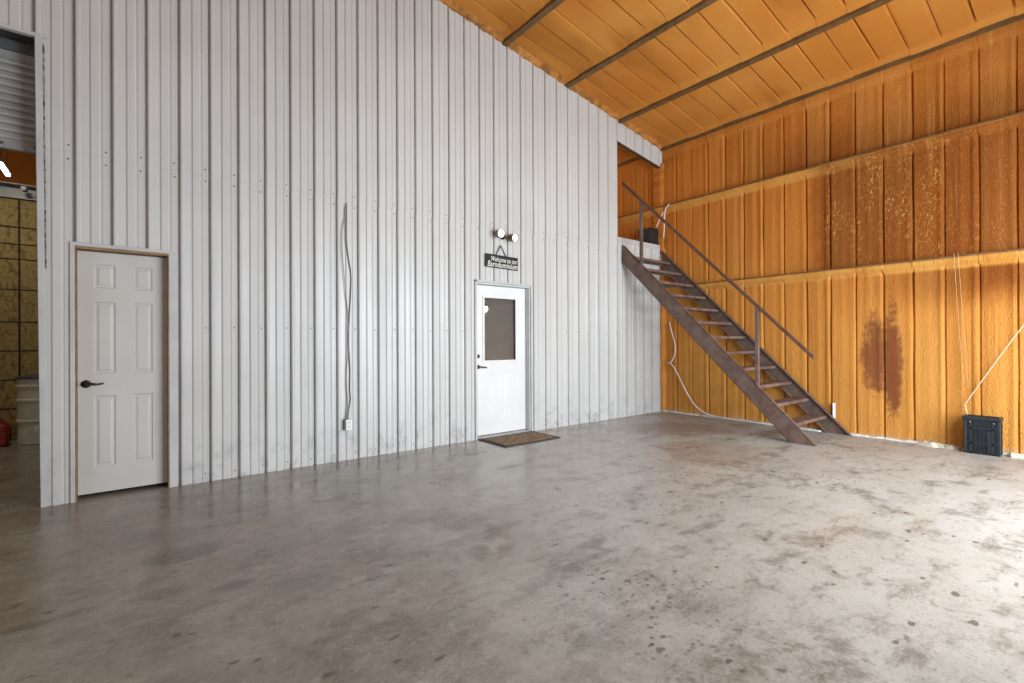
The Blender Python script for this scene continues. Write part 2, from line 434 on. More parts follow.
o = foam_grid('ceiling', ysr, xs, lambda y, x: ceil_h(x, y) if y < 2 else 0, lambda y, x, h: (x, y, roof(x) + 0.055 - h), M_FOAMC); struct(o)
b = MB(); b.prism([(XW - 0.2, roof(XW) + 0.22), (0.25, roof(0) + 0.16), (0.25, roof(0) + 0.30), (XW - 0.2, roof(XW) + 0.36)], 1, YS - 0.3, YN + 0.2)
struct(b.build('roof', M_WHITE))
n_trim = 3
for i, p in enumerate(PUR):                # Z purlins: web and bottom flange, the foam hides the rest
    b = MB(); z = roof(p)
    b.prism([(p - 0.040, z - 0.012), (p + 0.036, z - 0.022), (p + 0.036, z - 0.010), (p - 0.028, z + 0.000), (p - 0.028, z + 0.16), (p - 0.040, z + 0.16)], 1, YS, YN)
    # prism on axis 1 keeps (x, z)
    struct(b.build('trim_%d' % n_trim, M_PURL)); n_trim += 1
# foam bead where the roof meets the white wall
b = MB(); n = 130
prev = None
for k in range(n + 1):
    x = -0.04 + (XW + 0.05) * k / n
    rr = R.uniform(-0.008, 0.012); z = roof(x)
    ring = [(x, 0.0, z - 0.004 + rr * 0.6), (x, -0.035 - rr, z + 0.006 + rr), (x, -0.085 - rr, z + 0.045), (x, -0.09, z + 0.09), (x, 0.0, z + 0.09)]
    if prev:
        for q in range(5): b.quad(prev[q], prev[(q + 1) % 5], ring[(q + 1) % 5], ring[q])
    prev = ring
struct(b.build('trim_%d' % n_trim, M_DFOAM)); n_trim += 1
# foam-covered corner post beside the loft opening, and the foam fillet below it
b = MB(); prev = None
for k in range(60):
    z = 3.0 + 1.62 * k / 59; w = 0.010 * math.sin(k * 0.9) + R.uniform(-0.006, 0.006)
    ring = [(-0.055 - w, 0.16, z), (-0.065 - w, 0.02, z), (-0.05 - w, -0.028, z), (-0.015, -0.045 - w, z), (0.02, 0.16, z)]
    if prev:
        for q in range(5): b.quad(prev[q], prev[(q + 1) % 5], ring[(q + 1) % 5], ring[q])
    prev = ring
prev = None
for k in range(70):
    z = 3.02 * k / 69; w = 0.012 * math.sin(k * 0.55) + R.uniform(-0.005, 0.005) - 0.03 * sst(0.45, 0.0, z)
    ring = [(-0.095 - w, 0.03, z), (-0.085 - w, -0.034, z), (-0.05, -0.050 - w * 0.5, z), (0.02, -0.075 - w, z), (0.02, 0.03, z)]
    if prev:
        for q in range(5): b.quad(prev[q], prev[(q + 1) % 5], ring[(q + 1) % 5], ring[q])
    prev = ring
struct(b.build('trim_%d' % n_trim, M_FOAM, smooth=60)); n_trim += 1

# ------------------------------------------------------------------ setting: white ribbed partition wall
OX0, OX1, OZ = -11.6, -8.36, 3.735            # big opening on the west
D1 = (-8.165, -7.528, 2.105)                  # six panel door opening
D2 = (-4.215, -3.258, 2.105)                  # entry door opening
LX, LZ = -1.312, 3.072                        # loft opening
def loft_top(x): return 4.535 - 0.140 * x
XE = -0.085
def spans(x):
    top = roof(x) + 0.06
    if OX0 < x < OX1: return [(OZ, top)]
    if D1[0] < x < D1[1]: return [(D1[2], top)]
    if D2[0] < x < D2[1]: return [(D2[2], top)]
    if x > LX:
        return [(0.0, LZ), ('L', top)] if x < XE else [('L', top)]
    return [(0.0, top)]
prof = []                                      # (fraction of a pitch, depth into the wall)
PR = [(-0.085, -0.006), (-0.058, -0.006), (-0.050, 0.034), (0.032, 0.034), (0.036, 0.004), (0.074, -0.007), (0.090, -0.007), (0.105, 0.0), (0.140, 0.0), (0.180, 0.006),
      (0.40, 0.008), (0.455, -0.004), (0.66, -0.005), (0.705, 0.004), (0.72, 0.004), (0.765, -0.003), (0.89, -0.004)]
k = -60
while RX + k * RP < 0.3:
    for f, d in PR: prof.append((RX + (k + f) * RP, d))
    k += 1
prof = sorted(p for p in prof if XW < p[0] < -0.012)
def prof_y(x):
    for (a, da), (c, dc) in zip(prof, prof[1:]):
        if a <= x <= c: return da + (dc - da) * (x - a) / max(1e-6, c - a)
    return 0.0
cuts = [OX0, OX1, D1[0], D1[1], D2[0], D2[1], LX, XE, XW, -0.012]
px = sorted(set([p[0] for p in prof] + cuts))
b = MB()
for x0, x1 in zip(px, px[1:]):
    if x1 - x0 < 1e-5: continue
    xm = (x0 + x1) / 2; y0, y1 = prof_y(x0 + 1e-5), prof_y(x1 - 1e-5)
    for lo, hi in spans(xm):
        l0, l1 = (loft_top(x0), loft_top(x1)) if lo == 'L' else (lo, lo)
        h0, h1 = (roof(x0) + 0.06, roof(x1) + 0.06) if hi > 4 else (hi, hi)
        if l0 < ZSEAM < h0:
            b.quad((x0, y0, l0), (x1, y1, l1), (x1, y1, ZSEAM), (x0, y0, ZSEAM))
            b.quad((x0, y0 - 0.007, ZSEAM), (x1, y1 - 0.007, ZSEAM), (x1, y1 - 0.007, h1), (x0, y0 - 0.007, h0))
            b.quad((x0, y0, ZSEAM), (x1, y1, ZSEAM), (x1, y1 - 0.007, ZSEAM), (x0, y0 - 0.007, ZSEAM))
        else:
            s = 0.007 if l0 > ZSEAM else 0
            b.quad((x0, y0 - s, l0), (x1, y1 - s, l1), (x1, y1 - s, h1), (x0, y0 - s, h0))
# back sheet and closed top of the framing
TH = 0.15
cs = sorted(cuts)
for x0, x1 in zip(cs, cs[1:]):
    xm = (x0 + x1) / 2
    for lo, hi in spans(xm):
        l0, l1 = (loft_top(x0), loft_top(x1)) if lo == 'L' else (lo, lo)
        h0, h1 = (roof(x0) + 0.06, roof(x1) + 0.06) if hi > 4 else (hi, hi)
        T_ = 0.05 if lo == 'L' else 0.03 if lo == OZ else TH
        b.quad((x0, T_, l0), (x1, T_, l1), (x1, T_, h1), (x0, T_, h0))
        if l0 > 0: b.quad((x0, 0, l0), (x1, 0, l1), (x1, T_, l1), (x0, T_, l0))
        if hi < 4: b.quad((x0, 0, hi), (x1, 0, hi), (x1, TH, hi), (x0, TH, hi))
for x, z0, z1 in ((OX0, 0, OZ), (OX1, 0, OZ), (D1[0], 0, D1[2]), (D1[1], 0, D1[2]), (D2[0], 0, D2[2]), (D2[1], 0, D2[2]), (LX, LZ, loft_top(LX)), (XE, 0, LZ)):
    b.quad((x, 0, z0), (x, TH, z0), (x, TH, z1), (x, 0, z1))
# screws: a foot row, the girt row, two at the seam
k = -40
while RX + k * RP < -0.15:
    x = RX + k * RP - 0.036; k += 1
    if x < XW + 0.1: continue
    for z in (0.075, ZROW, ZSEAM - 0.055, ZSEAM + 0.055):
        xx = x + R.uniform(-0.004, 0.004); zz = z + R.uniform(-0.008, 0.008)
        if not any((l if l != 'L' else 4.5) + 0.03 < zz < h for l, h in spans(xx)): continue
        if D1[0] - 0.06 < xx < D1[1] + 0.07 and zz < 2.15 or D2[0] - 0.04 < xx < D2[1] + 0.04 and zz < 2.15: continue
        b.lathe([(0.0065, 0), (0.0065, 0.003), (0.004, 0.0035), (0.0035, 0.007)], (xx, prof_y(xx) - (0.007 if zz > ZSEAM else 0), zz), (0, -1, 0), 8, 1)
struct(b.build('wall_north', [M_WHITE, M_SCREW], recalc=False))

# trim of the big opening: jamb and header angles
b = MB()
b.prism([(OX1 - 0.006, 0), (OX1 + 0.034, 0), (OX1 + 0.012, OZ), (OX1 - 0.034, OZ)], 1, -0.014, -0.004); b.prism([(OX1 - 0.006, 0), (OX1, 0), (OX1 - 0.028, OZ), (OX1 - 0.034, OZ)], 1, -0.014, TH + 0.02)
b.box(OX0, OX1 + 0.038, -0.016, -0.005, OZ - 0.006, OZ + 0.022); b.box(OX0, OX1, -0.014, 0.03, OZ - 0.007, OZ - 0.002)
struct(b.build('trim_%d' % n_trim, M_TRIM, bevel=0.002)); n_trim += 1
b = MB(); prev = None                          # crusty sealant line beside the jamb
for k in range(120):
    z = 1.9 + (OZ - 1.95) * k / 119; w = R.uniform(0.0, 0.004)
    xs_ = OX1 + 0.034 - 0.022 * z / OZ
    ring = [(xs_, -0.004, z), (xs_ + 0.001 + w * 0.3, -0.008 - w, z), (xs_ + 0.005 + w, -0.007 - w, z), (xs_ + 0.008 + w, 0.0, z)]
    if prev:
        for q in range(3): b.quad(prev[q], prev[q + 1], ring[q + 1], ring[q])
    prev = ring
struct(b.build('trim_%d' % n_trim, simple('grey_sealant', (0.24, 0.235, 0.22), 0.8, 0, 0.6, 40))); n_trim += 1
# loft opening trim: lower edge angle of the header, dark side angle, floor edge cap
b = MB()
b.prism([(LX, loft_top(LX) - 0.012), (-0.012, loft_top(0) - 0.012), (-0.012, loft_top(0) + 0.004), (LX, loft_top(LX) + 0.004)], 1, -0.010, 0.055)
struct(b.build('trim_%d' % n_trim, simple('shadow_bronze_trim', (0.09, 0.06, 0.04), 0.5, 0, 0.1, 6))); n_trim += 1
b = MB(); b.box(LX, -0.10, -0.012, TH, LZ, LZ + 0.012); b.box(LX, -0.10, -0.012, -0.005, LZ - 0.075, LZ)
b.box(LX - 0.012, LX + 0.002, -0.008, TH, LZ, loft_top(LX))
struct(b.build('trim_%d' % n_trim, M_TRIM)); n_trim += 1

# ------------------------------------------------------------------ rooms behind the partition
b = MB(); b.box(-3.0, 0.0, TH, 2.6, LZ - 0.12, LZ)
struct(b.build('floor_loft', simple('loft_plywood', (0.33, 0.23, 0.12), 0.8, 0, 0.2, 6)))
b = MB(); b.box(-3.0, 0.0, 2.6, 2.7, LZ - 0.12, 6.0)
struct(b.build('wall_loft', M_FOAM))
b = MB(); b.box(-3.08, -3.0, TH, 2.7, LZ - 0.12, 6.2)
struct(b.build('wall_loft_side', M_OSB))
b = MB()                                        # small dark lobby behind the glazed entry door
for q in ((-4.6, -4.55, TH, 2.2, 0, 2.5), (-2.9, -2.85, TH, 2.2, 0, 2.5), (-4.6, -2.85, 2.2, 2.25, 0, 2.5), (-4.6, -2.85, TH, 2.25, 2.5, 2.55)): b.box(*q)
struct(b.build('wall_lobby', simple('lobby_grey_paint', (0.36, 0.33, 0.29), 0.8)))
b = MB()
for q in ((-8.32, -8.28, TH, 1.8, 0, 2.5), (-7.3, -7.26, TH, 1.8, 0, 2.5), (-8.32, -7.26, 1.8, 1.84, 0, 2.5), (-8.32, -7.26, TH, 1.84, 2.5, 2.54)): b.box(*q)
struct(b.build('wall_closet', simple('closet_paint', (0.3, 0.28, 0.25), 0.8)))
# OSB wall of the west room, in sheets with dark gaps
b = MB(); YO = 4.0
zsm = [0.0, 0.42, 0.81, 1.206, 1.60, 2.04, 2.455, 2.66, 2.89, 3.275]
xsm = [-13.0, -12.66, -11.44, -10.22, -9.008, -7.79, -6.6]
b.box(XW, -6.6, YO + 0.02, YO + 0.06, 0, 3.27, 1)
for x0, x1 in zip(xsm, xsm[1:]):
    for z0, z1 in zip(zsm, zsm[1:]):
        b.box(x0 + 0.011, x1 - 0.011, YO, YO + 0.02, z0 + 0.009, z1 - 0.009, 0)
struct(b.build('wall_far', [M_OSB, simple('dark_batten', (0.035, 0.02, 0.012), 0.8)]))
b = MB(); b.box(-6.6, -6.52, TH, YO + 0.06, 0, 5.9); struct(b.build('wall_far_side', M_OSB))
b = MB()                                        # steel channel along the top of the board wall
b.prism([(YO - 0.02, 3.285), (YO - 0.02, 3.30), (YO + 0.06, 3.31), (YO + 0.06, 3.455), (YO - 0.05, 3.465), (YO - 0.05, 3.48), (YO + 0.08, 3.48), (YO + 0.08, 3.285)], 0, -9.30, -6.6)
struct(b.build('trim_%d' % n_trim, M_GREY)); n_trim += 1
b = MB(); b.box(XW - 0.2, 0.2, YN, YN + 0.15, 0, 7.2); struct(b.build('wall_far_north', M_FOAM))
# roll-up door behind the west opening, rolled nearly to the top
d3 = struct(bpy.data.objects.new('door_3', None)); C.objects.link(d3); d3.location = (-10, 0.2, 2.85)
b = MB(); pr = []
z = 2.935; zt = 3.74
while z < 3.58:
    pr += [(0.212, z), (0.188, z + 0.008), (0.180, z + 0.026), (0.188, z + 0.042), (0.212, z + 0.050), (0.212, z + 0.0595)]; z += 0.060
pr += [(0.212, 3.655), (0.225, 3.655)] + [(0.225, z0) for z0 in (2.935,)]
b.prism([p for p in pr], 0, OX0 - 0.15, OX1 + 0.12)
b.build('curtain', simple('grey_door_slats', (0.36, 0.36, 0.33), 0.45, 0.1, 0.1, 4), d3)
b = MB(); b.box(OX0 - 0.15, OX1 + 0.12, 0.17, 0.225, 2.855, 2.935)
for k in range(18): b.lathe([(0.012, 0), (0.012, 0.006), (0.006, 0.010)], (OX1 - 0.05 - 0.19 * k, 0.17, 2.893), (0, -1, 0), 10, 1)
b.build('bottom_bar', [simple('bottom_bar_steel', (0.30, 0.30, 0.28), 0.5, 0.2), M_SCREW], d3, bevel=0.004)
b = MB(); b.box(OX0 - 0.15, OX1 + 0.12, 0.19, 0.235, 3.655, 3.735, 0); b.lathe([(0.20, 0), (0.20, OX1 - OX0 + 0.2)], (OX0 - 0.1, 0.48, 3.93), (1, 0, 0), 24)
b.build('drum_hood', simple('dark_hood_steel', (0.12, 0.125, 0.125), 0.5, 0.3), d3)

# ------------------------------------------------------------------ door 1: six panel
d1 = struct(bpy.data.objects.new('door_1', None)); C.objects.link(d1); d1.location = (-7.85, 0.1, 0)
d1['label'] = 'cream six-panel door in the white ribbed wall beside the big opening'; d1['category'] = 'door'
b = MB(); xo0, xo1 = D1[0] - 0.024, D1[1] + 0.024
b.box(xo0, D1[0] + 0.004, -0.022, 0.0, 0, D1[2] + 0.004); b.box(D1[1] - 0.004, xo1 + 0.034, -0.016, 0.0, 0, D1[2])
b.box(xo0, xo1 + 0.034, -0.024, 0.0, D1[2] - 0.004, D1[2] + 0.026)
b.build('casing', M_TRIM, d1, bevel=0.003)
b = MB(); b.box(D1[0], D1[0] + 0.012, -0.012, TH, 0, D1[2] - 0.004); b.box(D1[1] - 0.012, D1[1], -0.012, TH, 0, D1[2] - 0.004)
b.box(D1[0] + 0.012, D1[1] - 0.012, -0.012, TH, D1[2] - 0.022, D1[2] - 0.004)
b.build('jamb', M_WOOD, d1)
SY = 0.088
sx0, sx1 = D1[0] + 0.014, D1[1] - 0.014
b = MB()
cols = [(-8.049, -7.905), (-7.787, -7.648)]
rows = [(0.247, 0.853), (1.041, 1.654), (1.770, 1.974)]
gx = [sx0] + [v for c in cols for v in c] + [sx1]; gz = [0.030] + [v for r in rows for v in r] + [2.078]
for i in range(5):
    for j in range(7):
        x0, x1, z0, z1 = gx[i], gx[i + 1], gz[j], gz[j + 1]
        if i in (1, 3) and j in (1, 3, 5):
            lv = [(0.0, 0.0), (0.010, 0.010), (0.020, 0.010), (0.036, 0.002)]
            rg = [[(x0 + e, SY + d, z0 + e), (x1 - e, SY + d, z0 + e), (x1 - e, SY + d, z1 - e), (x0 + e, SY + d, z1 - e)] for e, d in lv]
            for A, B in zip(rg, rg[1:]):
                for q in range(4): b.quad(A[q], A[(q + 1) % 4], B[(q + 1) % 4], B[q])
            b.quad(*rg[-1])
        else: b.quad((x0, SY, z0), (x1, SY, z0), (x1, SY, z1), (x0, SY, z1))
y2 = SY + 0.035
b.quad((sx0, y2, 0.03), (sx1, y2, 0.03), (sx1, y2, 2.078), (sx0, y2, 2.078))
for A, B in (((sx0, 0.03), (sx1, 0.03)), ((sx1, 0.03), (sx1, 2.078)), ((sx1, 2.078), (sx0, 2.078)), ((sx0, 2.078), (sx0, 0.03))):
    b.quad((A[0], SY, A[1]), (B[0], SY, B[1]), (B[0], y2, B[1]), (A[0], y2, A[1]))
slab1 = b.build('slab', M_DOOR1, d1, recalc=False)
b = MB(); lx, lz = -8.098, 0.957
b.lathe([(0.033, 0), (0.033, 0.006), (0.026, 0.012), (0.012, 0.014), (0.012, 0.045)], (lx, SY, lz), (0, -1, 0), 24)
b.tube(spline([(lx - 0.008, SY - 0.045, lz), (lx + 0.03, SY - 0.050, lz + 0.004), (lx + 0.07, SY - 0.050, lz - 0.004), (lx + 0.115, SY - 0.044, lz + 0.004)], 6), [0.012] * 6 + [0.010] * 6 + [0.008] * 6 + [0.006], 12)
b.build('lever_handle', M_BRONZE, d1, smooth=50)

# ------------------------------------------------------------------ door 2: half-glazed entry door
d2 = struct(bpy.data.objects.new('door_2', None)); C.objects.link(d2); d2.location = (-3.73, 0.1, 0)
d2['label'] = 'white half-glazed entry door under the twin spotlight'; d2['category'] = 'door'
b = MB()
b.box(D2[0] - 0.022, D2[0] + 0.004, -0.030, 0.0, 0, D2[2] + 0.022); b.box(D2[1] - 0.004, D2[1] + 0.022, -0.022, 0.0, 0, D2[2] + 0.022)
b.box(D2[0] - 0.022, D2[1] + 0.022, -0.030, 0.0, D2[2] - 0.006, D2[2] + 0.024)
b.build('casing', M_TRIM, d2, bevel=0.003)
b = MB(); b.box(D2[0], D2[0] + 0.030, 0.002, TH, 0.0, D2[2]); b.box(D2[1] - 0.020, D2[1], 0.002, TH, 0.0, D2[2]); b.box(D2[0] + 0.03, D2[1] - 0.02, 0.002, TH, D2[2] - 0.025, D2[2])
b.build('jamb', M_FRAME2, d2, bevel=0.002)
b = MB(); b.box(D2[0] + 0.03, D2[1] - 0.02, -0.020, TH, 0.0, 0.022)
b.build('threshold', simple('worn_aluminium_sill', (0.46, 0.46, 0.45), 0.4, 0.3), d2, bevel=0.004)
sx0, sx1, sz0, sz1 = D2[0] + 0.034, D2[1] - 0.024, 0.030, 2.075
wx0, wx1, wz0, wz1 = -4.030, -3.452, 1.030, 1.925
b = MB(); SY = 0.088; y2 = SY + 0.04
for q in ((sx0, wx0, sz0, sz1), (wx1, sx1, sz0, sz1), (wx0, wx1, wz1, sz1)): b.box(q[0], q[1], SY, y2, q[2], q[3])
# lower leaf: two faint tall recessed panels
gx = [wx0, -3.98, -3.79, -3.69, -3.50, wx1]; gz = [sz0, 0.20, 0.88, wz0]
for i in range(5):
    for j in range(3):
        x0, x1, z0, z1 = gx[i], gx[i + 1], gz[j], gz[j + 1]
        if i in (1, 3) and j == 1:
            lv = [(0, 0), (0.010, 0.005), (0.022, 0.005), (0.034, 0.001)]
            rg = [[(x0 + e, SY + d, z0 + e), (x1 - e, SY + d, z0 + e), (x1 - e, SY + d, z1 - e), (x0 + e, SY + d, z1 - e)] for e, d in lv]
            for A, B in zip(rg, rg[1:]):
                for q in range(4): b.quad(A[q], A[(q + 1) % 4], B[(q + 1) % 4], B[q])
            b.quad(*rg[-1])
        else: b.quad((x0, SY, z0), (x1, SY, z0), (x1, SY, z1), (x0, SY, z1))
b.quad((wx0, y2, sz0), (wx1, y2, sz0), (wx1, y2, wz0), (wx0, y2, wz0)); b.quad((wx0, SY, wz0), (wx1, SY, wz0), (wx1, y2, wz0), (wx0, y2, wz0))
b.quad((wx0, SY, sz0), (wx1, SY, sz0), (wx1, y2, sz0), (wx0, y2, sz0))
b.build('slab', M_DOOR2, d2, recalc=False)
b = MB()
for (x0, x1, z0, z1) in ((wx0 - 0.012, wx0 + 0.018, wz0 - 0.012, wz1 + 0.012), (wx1 - 0.018, wx1 + 0.012, wz0 - 0.012, wz1 + 0.012), (wx0 + 0.018, wx1 - 0.018, wz0 - 0.012, wz0 + 0.018), (wx0 + 0.018, wx1 - 0.018, wz1 - 0.018, wz1 + 0.012)):
    b.box(x0, x1, SY - 0.010, SY + 0.004, z0, z1)
b.build('glazing_bead', M_DOOR2, d2, bevel=0.003)
g = Mat('door_glass', 0.02); g.b.inputs['Transmission Weight'].default_value = 1.0; g.b.inputs['IOR'].default_value = 1.45
g.col((0.75, 0.74, 0.72))
b = MB(); b.box(wx0, wx1, SY + 0.012, SY + 0.018, wz0, wz1); b.build('glass_pane', g.m, d2)
b = MB(); z = wz0 + 0.012
rot = Matrix.Rotation(math.radians(58), 3, 'X')
while z < wz1:
    b.box(-(wx1 - wx0) / 2 + 0.01, (wx1 - wx0) / 2 - 0.01, -0.0125, 0.0125, -0.0006, 0.0006, 0, rot, ((wx0 + wx1) / 2, SY + 0.05, z)); z += 0.020
b.build('reflection_slats', simple('grey_reflection_slats', (0.36, 0.36, 0.35), 0.5, 0, 0.05, 5), d2)  # slats added behind the glass in place of lines mirrored in it
b = MB(); lx, lz = sx0 + 0.06, 0.962
b.lathe([(0.030, 0), (0.030, 0.006), (0.022, 0.012), (0.011, 0.014), (0.011, 0.045)], (lx, SY, lz), (0, -1, 0), 20)
b.tube(spline([(lx - 0.008, SY - 0.045, lz), (lx + 0.04, SY - 0.050, lz), (lx + 0.115, SY - 0.046, lz - 0.012)], 6), 0.010, 12)
b.build('lever_handle', M_BRONZE, d2, smooth=50)
b = MB(); b.lathe([(0.028, 0), (0.028, 0.010), (0.022, 0.020), (0.010, 0.022)], (lx, SY, lz + 0.145), (0, -1, 0), 20)
b.build('deadbolt', M_BRONZE, d2, smooth=50)
# glowing bulb added behind the glass, standing in for a reflected light
t = thing('reflection_glow', 'added warm round glow standing in for a reflection in the glass of the white entry door', 'reflection', (-4.0, 0.24, 1.72))
b = MB(); b.lathe([(0.03, 0.0), (0.045, 0.02), (0.045, 0.05), (0.02, 0.075)], (-3.99, 0.112, 1.79), (0, 0, -1), 16); b.build('bulb', emit('warm_reflection_glow', (1.0, 0.86, 0.62), 6), t, smooth=60)
t.location = (-4.0, 0.112, 1.72)
for ch in t.children: ch.location = (4.0 - 0, -0.112, -1.72)
b = MB(); b.lathe([(0.022, 0), (0.022, 0.03)], (-3.99, 0.112, 1.79), (0, 0, 1), 12); b.build('socket', M_BRONZE, t)

# ------------------------------------------------------------------ doormat
t = thing('doormat', 'brown coir doormat with a black rubber border before the white entry door', 'doormat', (-3.73, -0.33, 0))
def coir():
    m = Mat('coir_fibre', 0.95); n = m.noise(38, 6.0, 0.75); n2 = m.noise(9, 4)
    m.col(m.mix(n.ss(0.38, 0.62), (0.10, 0.060, 0.030), m.mix(n2.ss(0.4, 0.6), (0.30, 0.205, 0.11), (0.38, 0.26, 0.14)))); m.bump(n, 0.9, 0.01); return m.m
b = MB(); b.box(-4.155, -3.305, -0.575, -0.075, 0.004, 0.020); b.build('coir_pile', coir(), t, bevel=0.004)
b = MB()
for q in ((-4.20, -3.26, -0.62, -0.575), (-4.20, -3.26, -0.075, -0.035), (-4.20, -4.155, -0.575, -0.075), (-3.305, -3.26, -0.575, -0.075)): b.box(*q, 0.0, 0.013)
b.build('border', simple('black_rubber', (0.03, 0.03, 0.03), 0.7), t)

# ------------------------------------------------------------------ twin spotlight
t = thing('wall_light', 'twin bronze spotlight, both lamps lit, above the white entry door', 'light', (-3.775, -0.01, 2.76))
b = MB(); b.lathe([(0.050, 0), (0.050, 0.014), (0.035, 0.024), (0.016, 0.026)], (-3.775, -0.012, 2.765), (0, -1, 0), 28)
b.build('base', M_BRONZE, t, smooth=50)
M_LENS = emit('lit_lamp_lens', (1.0, 0.93, 0.80), 2.6)
for s, hx, hz, ax in ((-1, -3.885, 2.775, (-0.06, -0.99, -0.12)), (1, -3.665, 2.748, (0.14, -0.98, -0.14))):
    tip = Vector((hx, -0.045, hz)); ax = Vector(ax).normalized()
    b = MB(); b.lathe([(0.022, -0.030), (0.046, -0.018), (0.052, 0.02), (0.056, 0.085), (0.058, 0.105), (0.052, 0.105), (0.050, 0.095)], tip, ax, 28)
    b.tube([(-3.775 + 0.03 * s, -0.020, 2.765), tuple((Vector((-3.775 + 0.03 * s, -0.03, 2.765)) + tip) / 2), tuple(tip)], 0.013, 10)
    h = b.build('lamp_head', M_LAMPB, t, smooth=50)
    b = MB(); b.lathe([(0.0495, 0.090), (0.0495, 0.098), (0.035, 0.106), (0.012, 0.110)], tip, ax, 28)
    b.build('lens', M_LENS, h, smooth=60)
    L = bpy.data.lights.new('spot_lamp', 'SPOT'); L.energy = 5; L.color = (1, 0.86, 0.66); L.spot_size = 2.2; L.spot_blend = 0.8; L.shadow_soft_size = 0.045
    lo = bpy.data.objects.new('spot_lamp', L); C.objects.link(lo); lo.location = tip + ax * 0.125; lo.rotation_euler = ax.to_track_quat('-Z', 'Y').to_euler()

# ------------------------------------------------------------------ welcome sign
t = thing('hanging_sign', 'black welcome sign with pale hand lettering hung above the white entry door', 'sign', (-3.785, -0.012, 2.40))
sx0, sx1, szl, szr = -4.062, -3.508, (2.318, 2.497), (2.305, 2.484)
b = MB(); b.prism([(sx0, szl[0]), (sx1, szr[0]), (sx1, szr[1]), (sx0, szl[1])], 1, -0.026, -0.010)
b.build('board', simple('black_board', (0.012, 0.011, 0.010), 0.7, 0, 0.3, 20), t, bevel=0.002)
b = MB(); b.tube([(-3.885, -0.018, 2.49), (-3.808, -0.014, 2.622), (-3.80, -0.014, 2.622), (-3.715, -0.018, 2.488)], 0.0065, 8)
b.lathe([(0.008, 0), (0.008, 0.012), (0.012, 0.013), (0.012, 0.018)], (-3.804, -0.004, 2.618), (0, -1, 0), 10)
b.build('hanger', simple('dark_leather_strap', (0.05, 0.043, 0.035), 0.7), t)
def text(name, s, width, x, z, tilt, mat, parent, kz=1.0, y=-0.0275):
    cu = bpy.data.curves.new(name, 'FONT'); cu.body = s; cu.size = 0.1; cu.extrude = 0.0006; cu.offset = 0.0004; cu.shear = 0.25
    to = bpy.data.objects.new('text_source', cu); C.objects.link(to); bpy.context.view_layer.update()
    me = bpy.data.meshes.new_from_object(to.evaluated_get(bpy.context.evaluated_depsgraph_get()))
    bpy.data.objects.remove(to); me.name = name
    xs_ = [v.co.x for v in me.vertices]; k = width / (max(xs_) - min(xs_)); x_0 = min(xs_)
    for v in me.vertices:
        X, Z = (v.co.x - x_0) * k, v.co.y * k * kz
        v.co = Vector((x + X, y - v.co.z, z + Z + X * tilt))
    me.materials.clear(); me.materials.append(mat)
    o = bpy.data.objects.new(name, me); C.objects.link(o); o.parent = parent; o.location = -Vector(parent.location); return o
M_LET = simple('chalk_white_paint', (0.80, 0.78, 0.70), 0.7, 0, 0.10, 40)
text('lettering', 'Welcome to our', 0.455, -3.975, 2.402, -0.022, M_LET, t, 1.45)
text('lettering', 'Barndominium', 0.515, -4.035, 2.328, -0.022, M_LET, t, 1.25)

# ------------------------------------------------------------------ outlet and hanging cables
ox, oz = -5.925, 0.398
t = thing('electrical_outlet', 'grey surface box with a white outlet cover low on the white ribbed wall', 'outlet', (ox, -0.03, oz))
b = MB(); b.box(ox - 0.042, ox + 0.030, -0.052, -0.004, oz - 0.058, oz + 0.058); b.build('box', M_GREY, t, bevel=0.004)
b = MB(); b.box(ox - 0.036, ox + 0.032, -0.060, -0.052, oz - 0.058, oz + 0.058)
b.build('cover_plate', M_PLASTER, t, bevel=0.003)
for dz in (-0.024, 0.024):
    b = MB(); b.lathe([(0.017, 0), (0.017, 0.003), (0.015, 0.004)], (ox - 0.002, -0.060, oz + dz), (0, -1, 0), 20)
    s = b.build('socket', M_PLASTER, t)
    b = MB(); b.box(ox - 0.009, ox - 0.006, -0.0655, -0.0635, oz + dz - 0.005, oz + dz + 0.007); b.box(ox + 0.003, ox + 0.006, -0.0655, -0.0635, oz + dz - 0.005, oz + dz + 0.007)
    b.build('slot', M_BLACK, s)
t = thing('power_cable', 'two thin grey cables hanging down the white ribbed wall to the outlet', 'cable', (ox, -0.02, oz + 0.06))
main = [(-5.929, -0.012, 2.818), (-5.931, -0.016, 2.831), (-5.932, -0.016, 2.709), (-5.933, -0.016, 2.432), (-5.912, -0.016, 2.236), (-5.885, -0.016, 2.049), (-5.891, -0.016, 1.827), (-5.906, -0.016, 1.549), (-5.913, -0.016, 1.327), (-5.91, -0.016, 1.195), (-5.9, -0.016, 0.995), (-5.903, -0.016, 0.796), (-5.895, -0.016, 0.662), (-5.918, -0.022, 0.553), (-5.930, -0.026, 0.457)]
second = [(-5.942, -0.016, 2.80), (-5.948, -0.014, 2.673), (-5.976, -0.014, 2.559), (-5.982, -0.014, 2.371), (-5.972, -0.014, 2.185), (-5.951, -0.014, 1.934), (-5.924, -0.014, 1.659), (-5.918, -0.030, 1.46), (-5.922, -0.028, 1.217), (-5.935, -0.014, 1.018), (-5.937, -0.014, 0.831), (-5.928, -0.016, 0.664), (-5.938, -0.034, 0.457)]
b = MB(); b.tube(spline(main, 6), 0.0052, 8); b.build('cable', M_GCABLE, t, smooth=True)
b = MB(); b.tube(spline(second, 6), 0.0042, 8); b.build('cable', simple('light_grey_sheath', (0.26, 0.255, 0.24), 0.5), t, smooth=True)

